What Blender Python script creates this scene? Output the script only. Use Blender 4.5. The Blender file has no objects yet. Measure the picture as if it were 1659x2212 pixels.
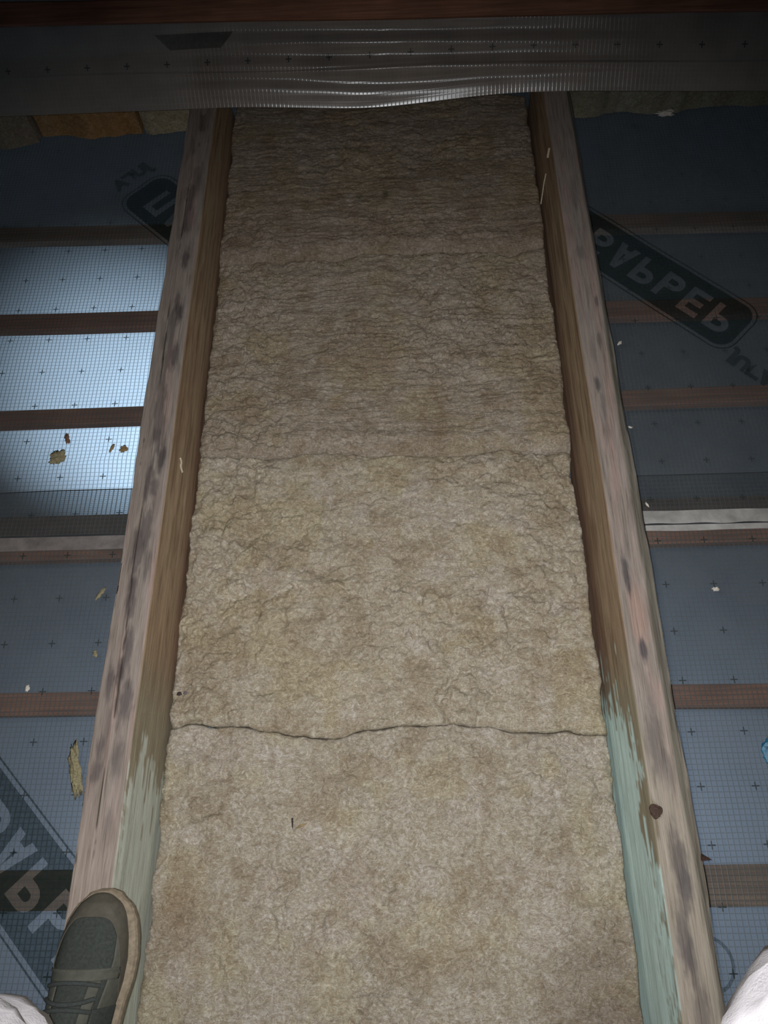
import bpy, bmesh, math, random
import numpy as np
from mathutils import Vector, Matrix, noise as mnoise

random.seed(4)
C = bpy.context.scene.collection
scn = bpy.context.scene

# ------------------------------------------------------------------ camera, light, exposure
CAM = Vector((0.0544, 0.0, 1.323))
R_ = Vector((0.9987, -0.0083, -0.0410)).normalized()
F_ = Vector((-0.0334, 0.4319, -0.9013)).normalized()
U_ = R_.cross(F_).normalized(); R_ = F_.cross(U_).normalized()
cd = bpy.data.cameras.new('camera'); cam = bpy.data.objects.new('camera', cd); C.objects.link(cam)
M = Matrix((R_, U_, -F_)).transposed().to_4x4(); M.translation = CAM
cam.matrix_world = M
cd.sensor_fit = 'VERTICAL'; cd.sensor_height = 24.0; cd.lens = 24.0 * 1660.0 / 2212.0
cd.clip_start = 0.02; cd.clip_end = 50
scn.camera = cam

w = bpy.data.worlds.new('world'); scn.world = w; w.use_nodes = True
w.node_tree.nodes['Background'].inputs[0].default_value = (0.50, 0.62, 0.70, 1)
w.node_tree.nodes['Background'].inputs[1].default_value = 0.012

def spot(name, loc, target, power, angle, blend, color, radius):
    l = bpy.data.lights.new(name, 'SPOT'); o = bpy.data.objects.new(name, l); C.objects.link(o)
    l.energy = power; l.spot_size = math.radians(angle); l.spot_blend = blend; l.color = color; l.shadow_soft_size = radius
    o.location = loc
    o.rotation_euler = (Vector(target) - Vector(loc)).to_track_quat('-Z', 'Y').to_euler()
    return o
FLASH = spot('phone_flash', CAM + U_ * 0.012 - R_ * 0.014, (0.02, 0.36, -0.2), 113.0, 102, 1.0, (1.0, 0.965, 0.94), 0.008)
# added hidden spot under the battens; its pool on the floor backlights the film
ADDED_SPOT = spot('added_floor_spot', (-0.25, 1.3, -0.40), (-1.52, 2.74, -2.7), 1600.0, 39, 1.0, (0.60, 0.80, 1.0), 0.05)
al = bpy.data.lights.new('added_room_fill', 'AREA'); alo = bpy.data.objects.new('added_room_fill', al); C.objects.link(alo)
al.shape = 'RECTANGLE'; al.size = 3.4; al.size_y = 0.7; al.energy = 25.0; al.color = (0.58, 0.75, 1.0); alo.location = (0.0, 0.1, -1.45)  # added fill hanging in mid-room, unseen from above, for the bluish near film

scn.view_settings.view_transform = 'Standard'; scn.view_settings.look = 'None'
scn.view_settings.gamma = 1.0; scn.view_settings.use_curve_mapping = False
scn.view_settings.exposure = 0.0
scn.cycles.max_bounces = 8; scn.cycles.transparent_max_bounces = 16
scn.cycles.sample_clamp_indirect = 3.0

# ------------------------------------------------------------------ helpers
def tag(o, label=None, cat=None, group=None, kind=None):
    if label: o['label'] = label
    if cat: o['category'] = cat
    if group: o['group'] = group
    if kind: o['kind'] = kind
    return o

def link(name, me, mat=None, parent=None, smooth=False):
    o = bpy.data.objects.new(name, me); C.objects.link(o)
    if mat is not None: me.materials.append(mat)
    if parent is not None: o.parent = parent
    if smooth:
        me.polygons.foreach_set('use_smooth', [True] * len(me.polygons))
    return o

def empty(name, loc=(0, 0, 0)):
    o = bpy.data.objects.new(name, None); C.objects.link(o); o.location = loc; o.empty_display_size = 0.05
    return o

def mesh_from(verts, faces):
    me = bpy.data.meshes.new('m')
    me.from_pydata([tuple(map(float, v)) for v in verts], [], [tuple(map(int, f)) for f in faces]); me.update()
    return me

def grid_faces(nr, nc, off=0, wrap=False):
    i = np.arange(nr - 1)[:, None]; cc = nc if wrap else nc - 1
    j = np.arange(cc)[None, :]
    a = i * nc + j; b = i * nc + (j + 1) % nc
    return np.stack([a, b, b + nc, a + nc], -1).reshape(-1, 4) + off

def fast_mesh(verts, faces):
    """verts (n,3), faces (m,4) arrays"""
    me = bpy.data.meshes.new('m')
    me.vertices.add(len(verts)); me.vertices.foreach_set('co', np.asarray(verts, np.float32).ravel())
    m = len(faces); me.loops.add(m * 4); me.loops.foreach_set('vertex_index', np.asarray(faces, np.int32).ravel())
    me.polygons.add(m); me.polygons.foreach_set('loop_start', np.arange(m, dtype=np.int32) * 4)
    me.update(calc_edges=True); me.validate()
    return me

def set_col(me, name, rgb):
    a = me.color_attributes.new(name, 'FLOAT_COLOR', 'POINT')
    d = np.ones((len(me.vertices), 4), np.float32); d[:, :3] = rgb
    a.data.foreach_set('color', d.ravel())

# numpy noise -------------------------------------------------------
def _hash(ix, iy, seed):
    h = (ix.astype(np.int64) * 374761393 + iy.astype(np.int64) * 668265263 + seed * 974634777) & 0xFFFFFFFF
    h = ((h ^ (h >> 13)) * 1274126177) & 0xFFFFFFFF
    h = ((h ^ (h >> 16)) * 2246822519) & 0xFFFFFFFF
    return ((h ^ (h >> 15)) & 0xFFFFFF) / float(0xFFFFFF)
def vnoise(x, y, seed=0):
    x = np.asarray(x, float); y = np.asarray(y, float); x, y = np.broadcast_arrays(x, y)
    ix = np.floor(x); iy = np.floor(y); fx = x - ix; fy = y - iy
    fx = fx * fx * fx * (fx * (fx * 6 - 15) + 10); fy = fy * fy * fy * (fy * (fy * 6 - 15) + 10)
    a = _hash(ix, iy, seed); b = _hash(ix + 1, iy, seed); c = _hash(ix, iy + 1, seed); d = _hash(ix + 1, iy + 1, seed)
    return (a + (b - a) * fx) * (1 - fy) + (c + (d - c) * fx) * fy
def fbm(x, y, seed=0, octv=4, g=0.5):
    s = 0; a = 1; t = 0
    for k in range(octv):
        s = s + a * vnoise(x * 2 ** k + 7.3 * k, y * 2 ** k - 3.1 * k, seed + k * 17); t += a; a *= g
    return s / t                                  # 0..1
def worley(x, y, seed=0):
    ix = np.floor(x); iy = np.floor(y)
    d1 = np.full(x.shape, 9.0); d2 = np.full(x.shape, 9.0); idv = np.zeros(x.shape)
    for dx in (-1, 0, 1):
        for dy in (-1, 0, 1):
            cx = ix + dx; cy = iy + dy
            px = cx + _hash(cx, cy, seed); py = cy + _hash(cx, cy, seed + 99)
            d = np.hypot(x - px, y - py); idh = _hash(cx, cy, seed + 55)
            closer = d < d1
            d2 = np.where(closer, d1, np.minimum(d2, d)); idv = np.where(closer, idh, idv); d1 = np.where(closer, d, d1)
    return d1, d2, idv
def sstep(a, b, x):
    t = np.clip((x - a) / (b - a), 0, 1); return t * t * (3 - 2 * t)

# ------------------------------------------------------------------ materials
def new_mat(name):
    m = bpy.data.materials.new(name); m.use_nodes = True; nt = m.node_tree
    b = nt.nodes['Principled BSDF']; return m, nt, b
def N(nt, t, **kw):
    n = nt.nodes.new(t)
    for k, v in kw.items(): setattr(n, k, v)
    return n
def math_(nt, op, a, b=None, c=None):
    n = N(nt, 'ShaderNodeMath', operation=op)
    for i, v in enumerate((a, b, c)):
        if v is None: continue
        if isinstance(v, (int, float)): n.inputs[i].default_value = v
        else: nt.links.new(v, n.inputs[i])
    return n.outputs[0]
def noise_(nt, vec, scale, detail=4, rough=0.55, dist=0.0):
    n = N(nt, 'ShaderNodeTexNoise'); n.inputs['Scale'].default_value = scale; n.inputs['Detail'].default_value = detail
    n.inputs['Roughness'].default_value = rough; n.inputs['Distortion'].default_value = dist
    nt.links.new(vec, n.inputs['Vector']); return n.outputs['Fac']
def mapping(nt, vec, scale):
    n = N(nt, 'ShaderNodeMapping'); n.inputs['Scale'].default_value = scale; nt.links.new(vec, n.inputs['Vector']); return n.outputs[0]
def ramp(nt, fac, stops):
    n = N(nt, 'ShaderNodeValToRGB'); nt.links.new(fac, n.inputs[0])
    e = n.color_ramp.elements
    while len(e) < len(stops): e.new(0.5)
    for i, (p, c) in enumerate(stops):
        e[i].position = p; e[i].color = (*c, 1) if len(c) == 3 else c
    return n.outputs[0]
def mixc(nt, fac, a, b, mode='MIX'):
    n = N(nt, 'ShaderNodeMix', data_type='RGBA', blend_type=mode)
    for s, v in ((n.inputs[0], fac), (n.inputs[6], a), (n.inputs[7], b)):
        if isinstance(v, (int, float)): s.default_value = v
        elif isinstance(v, tuple): s.default_value = (*v, 1)
        else: nt.links.new(v, s)
    return n.outputs[2]
def bump(nt, h, strength, dist, normal=None):
    n = N(nt, 'ShaderNodeBump'); n.inputs['Strength'].default_value = strength; n.inputs['Distance'].default_value = dist
    nt.links.new(h, n.inputs['Height'])
    if normal is not None: nt.links.new(normal, n.inputs['Normal'])
    return n.outputs[0]

def plain(name, col, rough=0.8, var=0.15, scale=30, bumpd=0.0004, spec=0.3):
    m, nt, b = new_mat(name)
    tc = N(nt, 'ShaderNodeTexCoord').outputs['Object']
    n = noise_(nt, tc, scale, 4)
    lo = tuple(c * (1 - var) for c in col); hi = tuple(min(1, c * (1 + var)) for c in col)
    nt.links.new(ramp(nt, n, [(0.3, lo), (0.7, hi)]), b.inputs['Base Color'])
    b.inputs['Roughness'].default_value = rough; b.inputs['Specular IOR Level'].default_value = spec
    nt.links.new(bump(nt, noise_(nt, tc, scale * 6, 3), 0.4, bumpd), b.inputs['Normal'])
    return m

def mat_wool():
    m, nt, b = new_mat('mineral_wool')
    tc = N(nt, 'ShaderNodeTexCoord').outputs['Object']
    at = N(nt, 'ShaderNodeAttribute', attribute_name='Col').outputs['Color']
    w1 = noise_(nt, tc, 38, 3, 0.6, 1.5)
    fib = noise_(nt, mapping(nt, tc, (1.0, 1.9, 1.0)), 130, 6, 0.72, 2.5)
    fine = noise_(nt, tc, 420, 4, 0.7, 0.6)
    lay = noise_(nt, mapping(nt, tc, (0.13, 1.0, 1.0)), 300, 3, 0.6, 0.4)
    c1 = mixc(nt, 1.0, at, ramp(nt, fib, [(0.28, (0.58, 0.53, 0.46)), (0.46, (0.92, 0.90, 0.86)), (0.58, (1.06, 1.06, 1.05)), (0.72, (1.38, 1.40, 1.42))]), 'MULTIPLY')
    c2 = mixc(nt, 1.0, c1, ramp(nt, w1, [(0.3, (0.84, 0.79, 0.72)), (0.7, (1.12, 1.13, 1.14))]), 'MULTIPLY')
    c3 = mixc(nt, 0.6, c2, ramp(nt, fine, [(0.3, (0.78, 0.76, 0.72)), (0.7, (1.15, 1.15, 1.15))]), 'MULTIPLY')
    cl = noise_(nt, tc, 48, 6, 0.74, 3.2)
    c3 = mixc(nt, ramp(nt, cl, [(0.48, (0, 0, 0)), (0.64, (0.85,) * 3)]), c3, mixc(nt, 1.0, at, (1.42, 1.46, 1.55), 'MULTIPLY'))
    dkf = noise_(nt, mapping(nt, tc, (1.0, 1.5, 1.0)), 40, 6, 0.74, 2.6)
    c3 = mixc(nt, ramp(nt, dkf, [(0.36, (0.55,) * 3), (0.50, (0, 0, 0))]), c3, mixc(nt, 1.0, at, (0.48, 0.40, 0.34), 'MULTIPLY'))
    nt.links.new(c3, b.inputs['Base Color'])
    b.inputs['Roughness'].default_value = 1.0; b.inputs['Specular IOR Level'].default_value = 0.05
    n1 = bump(nt, fib, 0.8, 0.005)
    la = N(nt, 'ShaderNodeAttribute', attribute_name='layer').outputs['Fac']
    n2 = N(nt, 'ShaderNodeBump'); nt.links.new(la, n2.inputs['Strength']); n2.inputs['Distance'].default_value = 0.004
    nt.links.new(lay, n2.inputs['Height']); nt.links.new(n1, n2.inputs['Normal'])
    nt.links.new(bump(nt, fine, 0.6, 0.0012, n2.outputs[0]), b.inputs['Normal'])
    return m

def mat_joist():
    m, nt, b = new_mat('weathered_joist_wood')
    tc = N(nt, 'ShaderNodeTexCoord').outputs['Object']
    at = N(nt, 'ShaderNodeAttribute', attribute_name='Col').outputs['Color']
    g1 = noise_(nt, mapping(nt, tc, (1.0, 0.028, 1.0)), 420, 5, 0.65, 0.3)
    g2 = noise_(nt, mapping(nt, tc, (1.0, 0.09, 1.0)), 150, 4, 0.6, 0.6)
    g3 = noise_(nt, tc, 300, 3)
    c = mixc(nt, 1.0, at, ramp(nt, g1, [(0.30, (0.52, 0.48, 0.45)), (0.44, (0.92, 0.91, 0.90)), (0.55, (1.0, 1.0, 1.0)), (0.7, (1.20, 1.20, 1.20))]), 'MULTIPLY')
    c = mixc(nt, 1.0, c, ramp(nt, g2, [(0.3, (0.86, 0.85, 0.84)), (0.7, (1.1, 1.1, 1.1))]), 'MULTIPLY')
    nt.links.new(c, b.inputs['Base Color'])
    b.inputs['Roughness'].default_value = 0.85; b.inputs['Specular IOR Level'].default_value = 0.15
    n1 = bump(nt, g1, 0.7, 0.0012)
    nt.links.new(bump(nt, g3, 0.3, 0.0006, n1), b.inputs['Normal'])
    return m

def mat_batten(col):
    m, nt, b = new_mat('batten_wood')
    tc = N(nt, 'ShaderNodeTexCoord').outputs['Object']
    g1 = noise_(nt, mapping(nt, tc, (0.03, 1.0, 1.0)), 200, 5, 0.6, 0.4)
    g2 = noise_(nt, tc, 6, 3)
    lo = tuple(c * 0.6 for c in col); hi = tuple(c * 1.25 for c in col)
    c = ramp(nt, g1, [(0.3, lo), (0.7, hi)])
    c = mixc(nt, 1.0, c, ramp(nt, g2, [(0.3, (0.7, 0.66, 0.64)), (0.7, (1.15, 1.1, 1.08))]), 'MULTIPLY')
    nt.links.new(c, b.inputs['Base Color']); b.inputs['Roughness'].default_value = 0.8
    nt.links.new(bump(nt, g1, 0.4, 0.0006), b.inputs['Normal'])
    return m

CELL = 0.01025
def mat_film(name, transp, tint, ink=(0.05, 0.06, 0.06), gloss=0.10, rough=0.32, bumpk=1.0):
    m, nt, _b = new_mat(name); nt.nodes.remove(_b)
    out = [n for n in nt.nodes if n.type == 'OUTPUT_MATERIAL'][0]
    uv = N(nt, 'ShaderNodeUVMap').outputs[0]
    sep = N(nt, 'ShaderNodeSeparateXYZ'); nt.links.new(uv, sep.inputs[0])
    u, v = sep.outputs[0], sep.outputs[1]
    def tri(s, per):      # distance to the nearest line of a set with period per, in metres
        f = math_(nt, 'FRACT', math_(nt, 'ADD', math_(nt, 'DIVIDE', s, per), 0.5))
        return math_(nt, 'MULTIPLY', math_(nt, 'ABSOLUTE', math_(nt, 'SUBTRACT', f, 0.5)), per)
    lu, lv = tri(u, CELL), tri(v, CELL)
    du = math_(nt, 'SUBTRACT', 1.0, math_(nt, 'MINIMUM', 1.0, math_(nt, 'DIVIDE', lu, 0.0016)))
    dv = math_(nt, 'SUBTRACT', 1.0, math_(nt, 'MINIMUM', 1.0, math_(nt, 'DIVIDE', lv, 0.0013)))
    thread = math_(nt, 'MAXIMUM', du, math_(nt, 'MULTIPLY', dv, 0.75))
    cu, cv = tri(u, CELL * 10), tri(v, CELL * 10)
    a1 = math_(nt, 'MULTIPLY', math_(nt, 'LESS_THAN', cu, 0.0013), math_(nt, 'LESS_THAN', cv, 0.0075))
    a2 = math_(nt, 'MULTIPLY', math_(nt, 'LESS_THAN', cv, 0.0013), math_(nt, 'LESS_THAN', cu, 0.0075))
    cross = math_(nt, 'MAXIMUM', a1, a2)
    tc = N(nt, 'ShaderNodeTexCoord').outputs['Object']
    dust = noise_(nt, tc, 9, 5, 0.6)
    body = mixc(nt, thread, tint, tuple(c * 1.35 for c in tint))
    body = mixc(nt, 1.0, body, ramp(nt, dust, [(0.3, (0.8, 0.8, 0.8)), (0.7, (1.1, 1.08, 1.05))]), 'MULTIPLY')
    body = mixc(nt, math_(nt, 'MULTIPLY', cross, 0.9), body, ink)
    tr = N(nt, 'ShaderNodeBsdfTransparent'); tr.inputs[0].default_value = (0.93, 0.97, 1.0, 1)
    tl = N(nt, 'ShaderNodeBsdfTranslucent'); nt.links.new(mixc(nt, thread, body, tuple(c * 0.35 for c in tint)), tl.inputs[0])
    df = N(nt, 'ShaderNodeBsdfDiffuse'); nt.links.new(body, df.inputs[0])
    m1 = N(nt, 'ShaderNodeMixShader'); m1.inputs[0].default_value = 0.62
    nt.links.new(tl.outputs[0], m1.inputs[1]); nt.links.new(df.outputs[0], m1.inputs[2])
    # how much passes straight through: less at threads, least at the printed crosses
    t = math_(nt, 'MULTIPLY', transp, math_(nt, 'SUBTRACT', 1.0, math_(nt, 'MULTIPLY', thread, 0.80)))
    t = math_(nt, 'MULTIPLY', t, math_(nt, 'SUBTRACT', 1.0, math_(nt, 'MULTIPLY', cross, 0.85)))
    m2 = N(nt, 'ShaderNodeMixShader'); nt.links.new(t, m2.inputs[0])
    nt.links.new(m1.outputs[0], m2.inputs[1]); nt.links.new(tr.outputs[0], m2.inputs[2])
    gl = N(nt, 'ShaderNodeBsdfGlossy'); gl.inputs['Roughness'].default_value = rough; gl.inputs[0].default_value = (0.9, 0.95, 1, 1)
    h = math_(nt, 'ADD', thread, math_(nt, 'MULTIPLY', dust, 1.5))
    bn = bump(nt, h, 0.5, 0.0008 * bumpk); nt.links.new(bn, gl.inputs['Normal'])
    m3 = N(nt, 'ShaderNodeMixShader'); m3.inputs[0].default_value = gloss
    nt.links.new(m2.outputs[0], m3.inputs[1]); nt.links.new(gl.outputs[0], m3.inputs[2])
    nt.links.new(m3.outputs[0], out.inputs[0])
    return m

def mat_ink(name, col, alpha):
    m, nt, _b = new_mat(name); nt.nodes.remove(_b)
    out = [n for n in nt.nodes if n.type == 'OUTPUT_MATERIAL'][0]
    tr = N(nt, 'ShaderNodeBsdfTransparent'); df = N(nt, 'ShaderNodeBsdfDiffuse'); df.inputs[0].default_value = (*col, 1)
    tc = N(nt, 'ShaderNodeTexCoord').outputs['Object']
    f = math_(nt, 'MULTIPLY', ramp(nt, noise_(nt, tc, 120, 3), [(0.3, (0.85,) * 3), (0.6, (1.0,) * 3)]), alpha)
    mx = N(nt, 'ShaderNodeMixShader'); nt.links.new(f, mx.inputs[0])
    nt.links.new(tr.outputs[0], mx.inputs[1]); nt.links.new(df.outputs[0], mx.inputs[2]); nt.links.new(mx.outputs[0], out.inputs[0])
    return m

WOOL = mat_wool(); JOIST = mat_joist()
FILM = mat_film('vapour_barrier_film', 0.54, (0.105, 0.118, 0.122), gloss=0.012)
FILM_TOP = mat_film('vapour_barrier_film_slope', 0.10, (0.33, 0.295, 0.265), gloss=0.05, rough=0.24, bumpk=0.35)
INK = mat_ink('dark_green_print', (0.012, 0.022, 0.020), 0.62)
INK2 = mat_ink('faded_green_print', (0.015, 0.025, 0.022), 0.42)
BATTEN = mat_batten((0.42, 0.21, 0.135))
BATTEN2 = mat_batten((0.34, 0.24, 0.17))
PURLIN = mat_batten((0.34, 0.17, 0.11))
WALLP = plain('painted_plaster', (0.55, 0.57, 0.58), 0.9, 0.04, 3)
FLOORP = plain('pale_screed', (0.55, 0.56, 0.57), 0.9, 0.06, 2)

# ------------------------------------------------------------------ the room underneath
def box(bm, x0, x1, y0, y1, z0, z1):
    vs = [bm.verts.new(p) for p in ((x0, y0, z0), (x1, y0, z0), (x1, y1, z0), (x0, y1, z0), (x0, y0, z1), (x1, y0, z1), (x1, y1, z1), (x0, y1, z1))]
    for f in ((0, 3, 2, 1), (4, 5, 6, 7), (0, 1, 5, 4), (1, 2, 6, 5), (2, 3, 7, 6), (3, 0, 4, 7)): bm.faces.new([vs[i] for i in f])
def bm_obj(name, bm, mat, parent=None, smooth=False, bevel=0.0):
    if bevel: bmesh.ops.bevel(bm, geom=list(bm.edges), offset=bevel, segments=2, affect='EDGES')
    me = bpy.data.meshes.new(name); bm.to_mesh(me); bm.free()
    return link(name, me, mat, parent, smooth)
def slab(name, *b, mat=WALLP):
    bm = bmesh.new(); box(bm, *b); return tag(bm_obj(name, bm, mat), kind='structure')
slab('floor', -4.2, 4.2, -2.5, 5.6, -2.82, -2.70, mat=FLOORP)
slab('wall_left', -4.3, -4.2, -2.5, 5.6, -2.82, -0.45)
slab('wall_right', 4.2, 4.3, -2.5, 5.6, -2.82, -0.45)
slab('wall_back', -4.3, 4.3, 5.6, 5.7, -2.82, -0.45)
slab('wall_front', -4.3, 4.3, -2.6, -2.5, -2.82, -0.45)

# ------------------------------------------------------------------ battens nailed under the film
def batten(y, wdt, slant, ztop, mat, label, thick=0.022):
    L = 1.75; nx = 90
    xs = np.linspace(-L, L, nx); vs = []
    prof = [(-.5, -1), (-.5, -.06), (-.46, 0), (.46, 0), (.5, -.06), (.5, -1)]
    for i, x in enumerate(xs):
        for k, (a, b) in enumerate(prof):
            ww = wdt * (1 + 0.05 * (float(fbm(x * 3 + 5 * y, y * 9 + (a > 0), 3, 3)) - .5))
            wig = 0.004 * (float(vnoise(x * 2.2, y * 31.0, 5)) - .5)
            vs.append((x, y + slant * x + a * ww + wig, ztop + b * thick))
    fs = grid_faces(nx, 6, 0, True).tolist()
    fs.append(list(range(6))); fs.append([(nx - 1) * 6 + k for k in range(6)][::-1])
    o = link('ceiling_batten', mesh_from(vs, fs), mat)
    return tag(o, label, 'batten', 'battens under the film')
ZB = -0.262
batten(1.640, 0.056, -0.022, ZB, BATTEN2, 'faint brown batten under the film, farthest from the camera, above the bright left panel')
batten(1.333, 0.055, -0.016, ZB, BATTEN, 'dark brown batten crossing between the two brightest upper panels of the left film')
batten(1.048, 0.046, 0.004, ZB, BATTEN, 'dark brown batten just above the brown debris flakes on the left film')
batten(0.718, 0.112, 0.003, ZB, BATTEN, 'wide brown batten behind the pale taped seam of the film')
batten(0.333, 0.047, -0.003, ZB, BATTEN, 'reddish brown batten crossing the film between taped seam and the shoe')
batten(-0.014, 0.070, 0.0, ZB, BATTEN2, 'broad greyish brown batten nearest the shoe, at the foot of the film')

# ------------------------------------------------------------------ films
def film_z(x, y):
    """height of the flat film between the joists"""
    x = np.asarray(x, float); y = np.asarray(y, float)
    side = np.minimum(np.abs(np.abs(x) - 0.46), 0.25) / 0.25
    z = -0.2555 + 0.003 * (fbm(x * 5, y * 5, 11, 3) - 0.5) + 0.0022 * (fbm(x * 3 + 9, y * 22, 21, 3) - 0.5) * side
    # pulled folds near the left joist
    z = z + 0.006 * np.exp(-((y - 0.915 - 0.15 * (x + .62)) / 0.02) ** 2) * np.exp(-((x + 0.68) / 0.09) ** 2)
    return z
def sheet(name, x0, x1, y0, y1, step, zoff, mat, parent=None, uoff=0.0):
    nx = int((x1 - x0) / step) + 1; ny = int((y1 - y0) / step) + 1
    X, Y = np.meshgrid(np.linspace(x0, x1, nx), np.linspace(y0, y1, ny))
    Yw = Y + 0.004 * (fbm(X * 4, Y * 0 + y1, 31, 2) - .5) * ((Y == y1) | (Y == y0))
    Z = film_z(X, Yw) + zoff
    me = fast_mesh(np.stack([X, Yw, Z], -1).reshape(-1, 3), grid_faces(ny, nx))
    # threads wander a little where the sheet is slack
    U = X + 0.0045 * (fbm(X * 7, Y * 9, 41, 2) - .5) + np.where(X < 0, uoff, 0)
    V = Y + 0.003 * (fbm(X * 5, Y * 8, 43, 2) - .5)
    uvl = me.uv_layers.new(name='UVMap')
    li = np.empty(len(me.loops), np.int32); me.loops.foreach_get('vertex_index', li)
    uv = np.stack([U.ravel(), V.ravel()], -1)[li]
    uvl.data.foreach_set('uv', uv.astype(np.float32).ravel())
    return link(name, me, mat, parent, True), me

def shift_uv(me, du_left, du_right, dv):
    uvl = me.uv_layers[0]; n = len(me.loops); a = np.empty(n * 2, np.float32); uvl.data.foreach_get('uv', a); a = a.reshape(-1, 2)
    a[:, 0] -= np.where(a[:, 0] < 0, du_left, du_right); a[:, 1] -= dv
    uvl.data.foreach_set('uv', a.ravel())
P10 = CELL * 10
far, mfar = sheet('vapour_barrier_film', -1.75, 1.75, 0.708, 2.45, 0.0125, 0.0, FILM)
shift_uv(mfar, -0.670, 0.640, 1.176)
tag(far, 'bluish gridded plastic film behind the taped seam, brightly backlit on the left', 'plastic film')
near, mnear = sheet('vapour_barrier_film', -1.75, 1.75, -0.75, 0.832, 0.0125, 0.0016, FILM)
shift_uv(mnear, -0.617, 0.598, 0.668)
tag(near, 'dull blue gridded plastic film in front of the taped seam, beside the shoe', 'plastic film')

# pale selvage tape over the seam
TAPE = plain('pale_seam_tape', (0.34, 0.34, 0.33), 0.45, 0.25, 25, 0.002, 0.5)
TAPEL = plain('dull_seam_tape', (0.17, 0.155, 0.15), 0.6, 0.3, 25, 0.002, 0.4)
LINE = plain('dark_fold_line', (0.03, 0.035, 0.04), 0.8, 0.1)
for sx, lab in ((-1, 'dull grey tape strip along the film seam beside the left joist'), (1, 'whitish creased tape strip along the film seam beside the right joist')):
    x0, x1 = (-1.7, -0.43) if sx < 0 else (0.43, 1.7)
    nx = 160; xs = np.linspace(x0, x1, nx); rows = np.linspace(0, 1, 9)
    vs = []
    for r in rows:
        for x in xs:
            yl = 0.677 + 0.004 * float(vnoise(x * 9, 1, 3)) if sx < 0 else 0.690 + 0.003 * float(vnoise(x * 9, 1, 3))
            yh = 0.713 if sx < 0 else 0.740 + 0.002 * float(vnoise(x * 14, 5, 3))
            y = yl + (yh - yl) * r
            z = float(film_z(x, y)) + 0.0030 + 0.0035 * float(fbm(np.array(x * 22 + y * 40), np.array(y * 60), 8, 3)) * math.sin(math.pi * r) * (1.0 if sx > 0 else 0.3)
            vs.append((x, y, z))
    me = mesh_from(vs, grid_faces(9, nx))
    t = link('seam_tape', me, TAPE if sx > 0 else TAPEL, None, True); tag(t, lab, 'tape', 'tape along the film seam')
    # dark overlap edge lying on the tape
    vs = []; ye = 0.711 if sx < 0 else 0.7035
    for r in (0, 1):
        for x in xs:
            vs.append((x, ye + r * 0.0032 * (0.5 + float(vnoise(x * 20, 7, 2))), float(film_z(x, ye)) + 0.0072))
    e = link('tape_edge', mesh_from(vs, grid_faces(2, nx)), LINE, t)
# thin dark far edge of the upper sheet
vs = []; xs = np.linspace(-1.7, 1.7, 300)
for r in (0, 1):
    for x in xs: vs.append((x, 0.8285 + 0.0045 * (float(vnoise(x * 4, 3, 9)) - .5) + 0.0028 * r, float(film_z(x, 0.83)) + 0.004))
link('film_edge', mesh_from(vs, grid_faces(2, 300)), LINE, near)

# ------------------------------------------------------------------ printed banners on the film
def text_polys(s, size):
    cu = bpy.data.curves.new('t', 'FONT'); cu.body = s; cu.size = size; cu.resolution_u = 4
    cu.align_x = 'CENTER'; cu.align_y = 'CENTER'; cu.offset = size * 0.065
    o = bpy.data.objects.new('t', cu); C.objects.link(o)
    bpy.context.view_layer.update()
    bpy.context.view_layer.objects.active = o
    for q in bpy.context.selected_objects: q.select_set(False)
    o.select_set(True)
    bpy.ops.object.convert(target='CURVE')
    return o
def rrect(x0, x1, y0, y1, r, n=6):
    p = []
    for cx, cy, a0 in ((x1 - r, y1 - r, 0), (x0 + r, y1 - r, 90), (x0 + r, y0 + r, 180), (x1 - r, y0 + r, 270)):
        for k in range(n + 1):
            a = math.radians(a0 + 90 * k / n); p.append((cx + r * math.cos(a), cy + r * math.sin(a)))
    return p
def add_poly(cu, pts):
    sp = cu.splines.new('POLY'); sp.points.add(len(pts) - 1)
    for i, (x, y) in enumerate(pts): sp.points[i].co = (x, y, 0, 1)
    sp.use_cyclic_u = True
def curve_to_bm(o, cut=0.03):
    o.data.dimensions = '2D'; o.data.fill_mode = 'BOTH'
    bpy.context.view_layer.update()
    dg = bpy.context.evaluated_depsgraph_get(); me = bpy.data.meshes.new_from_object(o.evaluated_get(dg))
    bm = bmesh.new(); bm.from_mesh(me); bpy.data.meshes.remove(me)
    cu = o.data; bpy.data.objects.remove(o); bpy.data.curves.remove(cu)
    return bm
def slice_bm(bm, step):
    for ax in (0, 1):
        lo = min(v.co[ax] for v in bm.verts); hi = max(v.co[ax] for v in bm.verts)
        k = lo + step
        while k < hi:
            no = Vector((1, 0, 0)) if ax == 0 else Vector((0, 1, 0))
            bmesh.ops.bisect_plane(bm, geom=list(bm.verts) + list(bm.edges) + list(bm.faces), plane_co=no * k, plane_no=no)
            k += step
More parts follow.
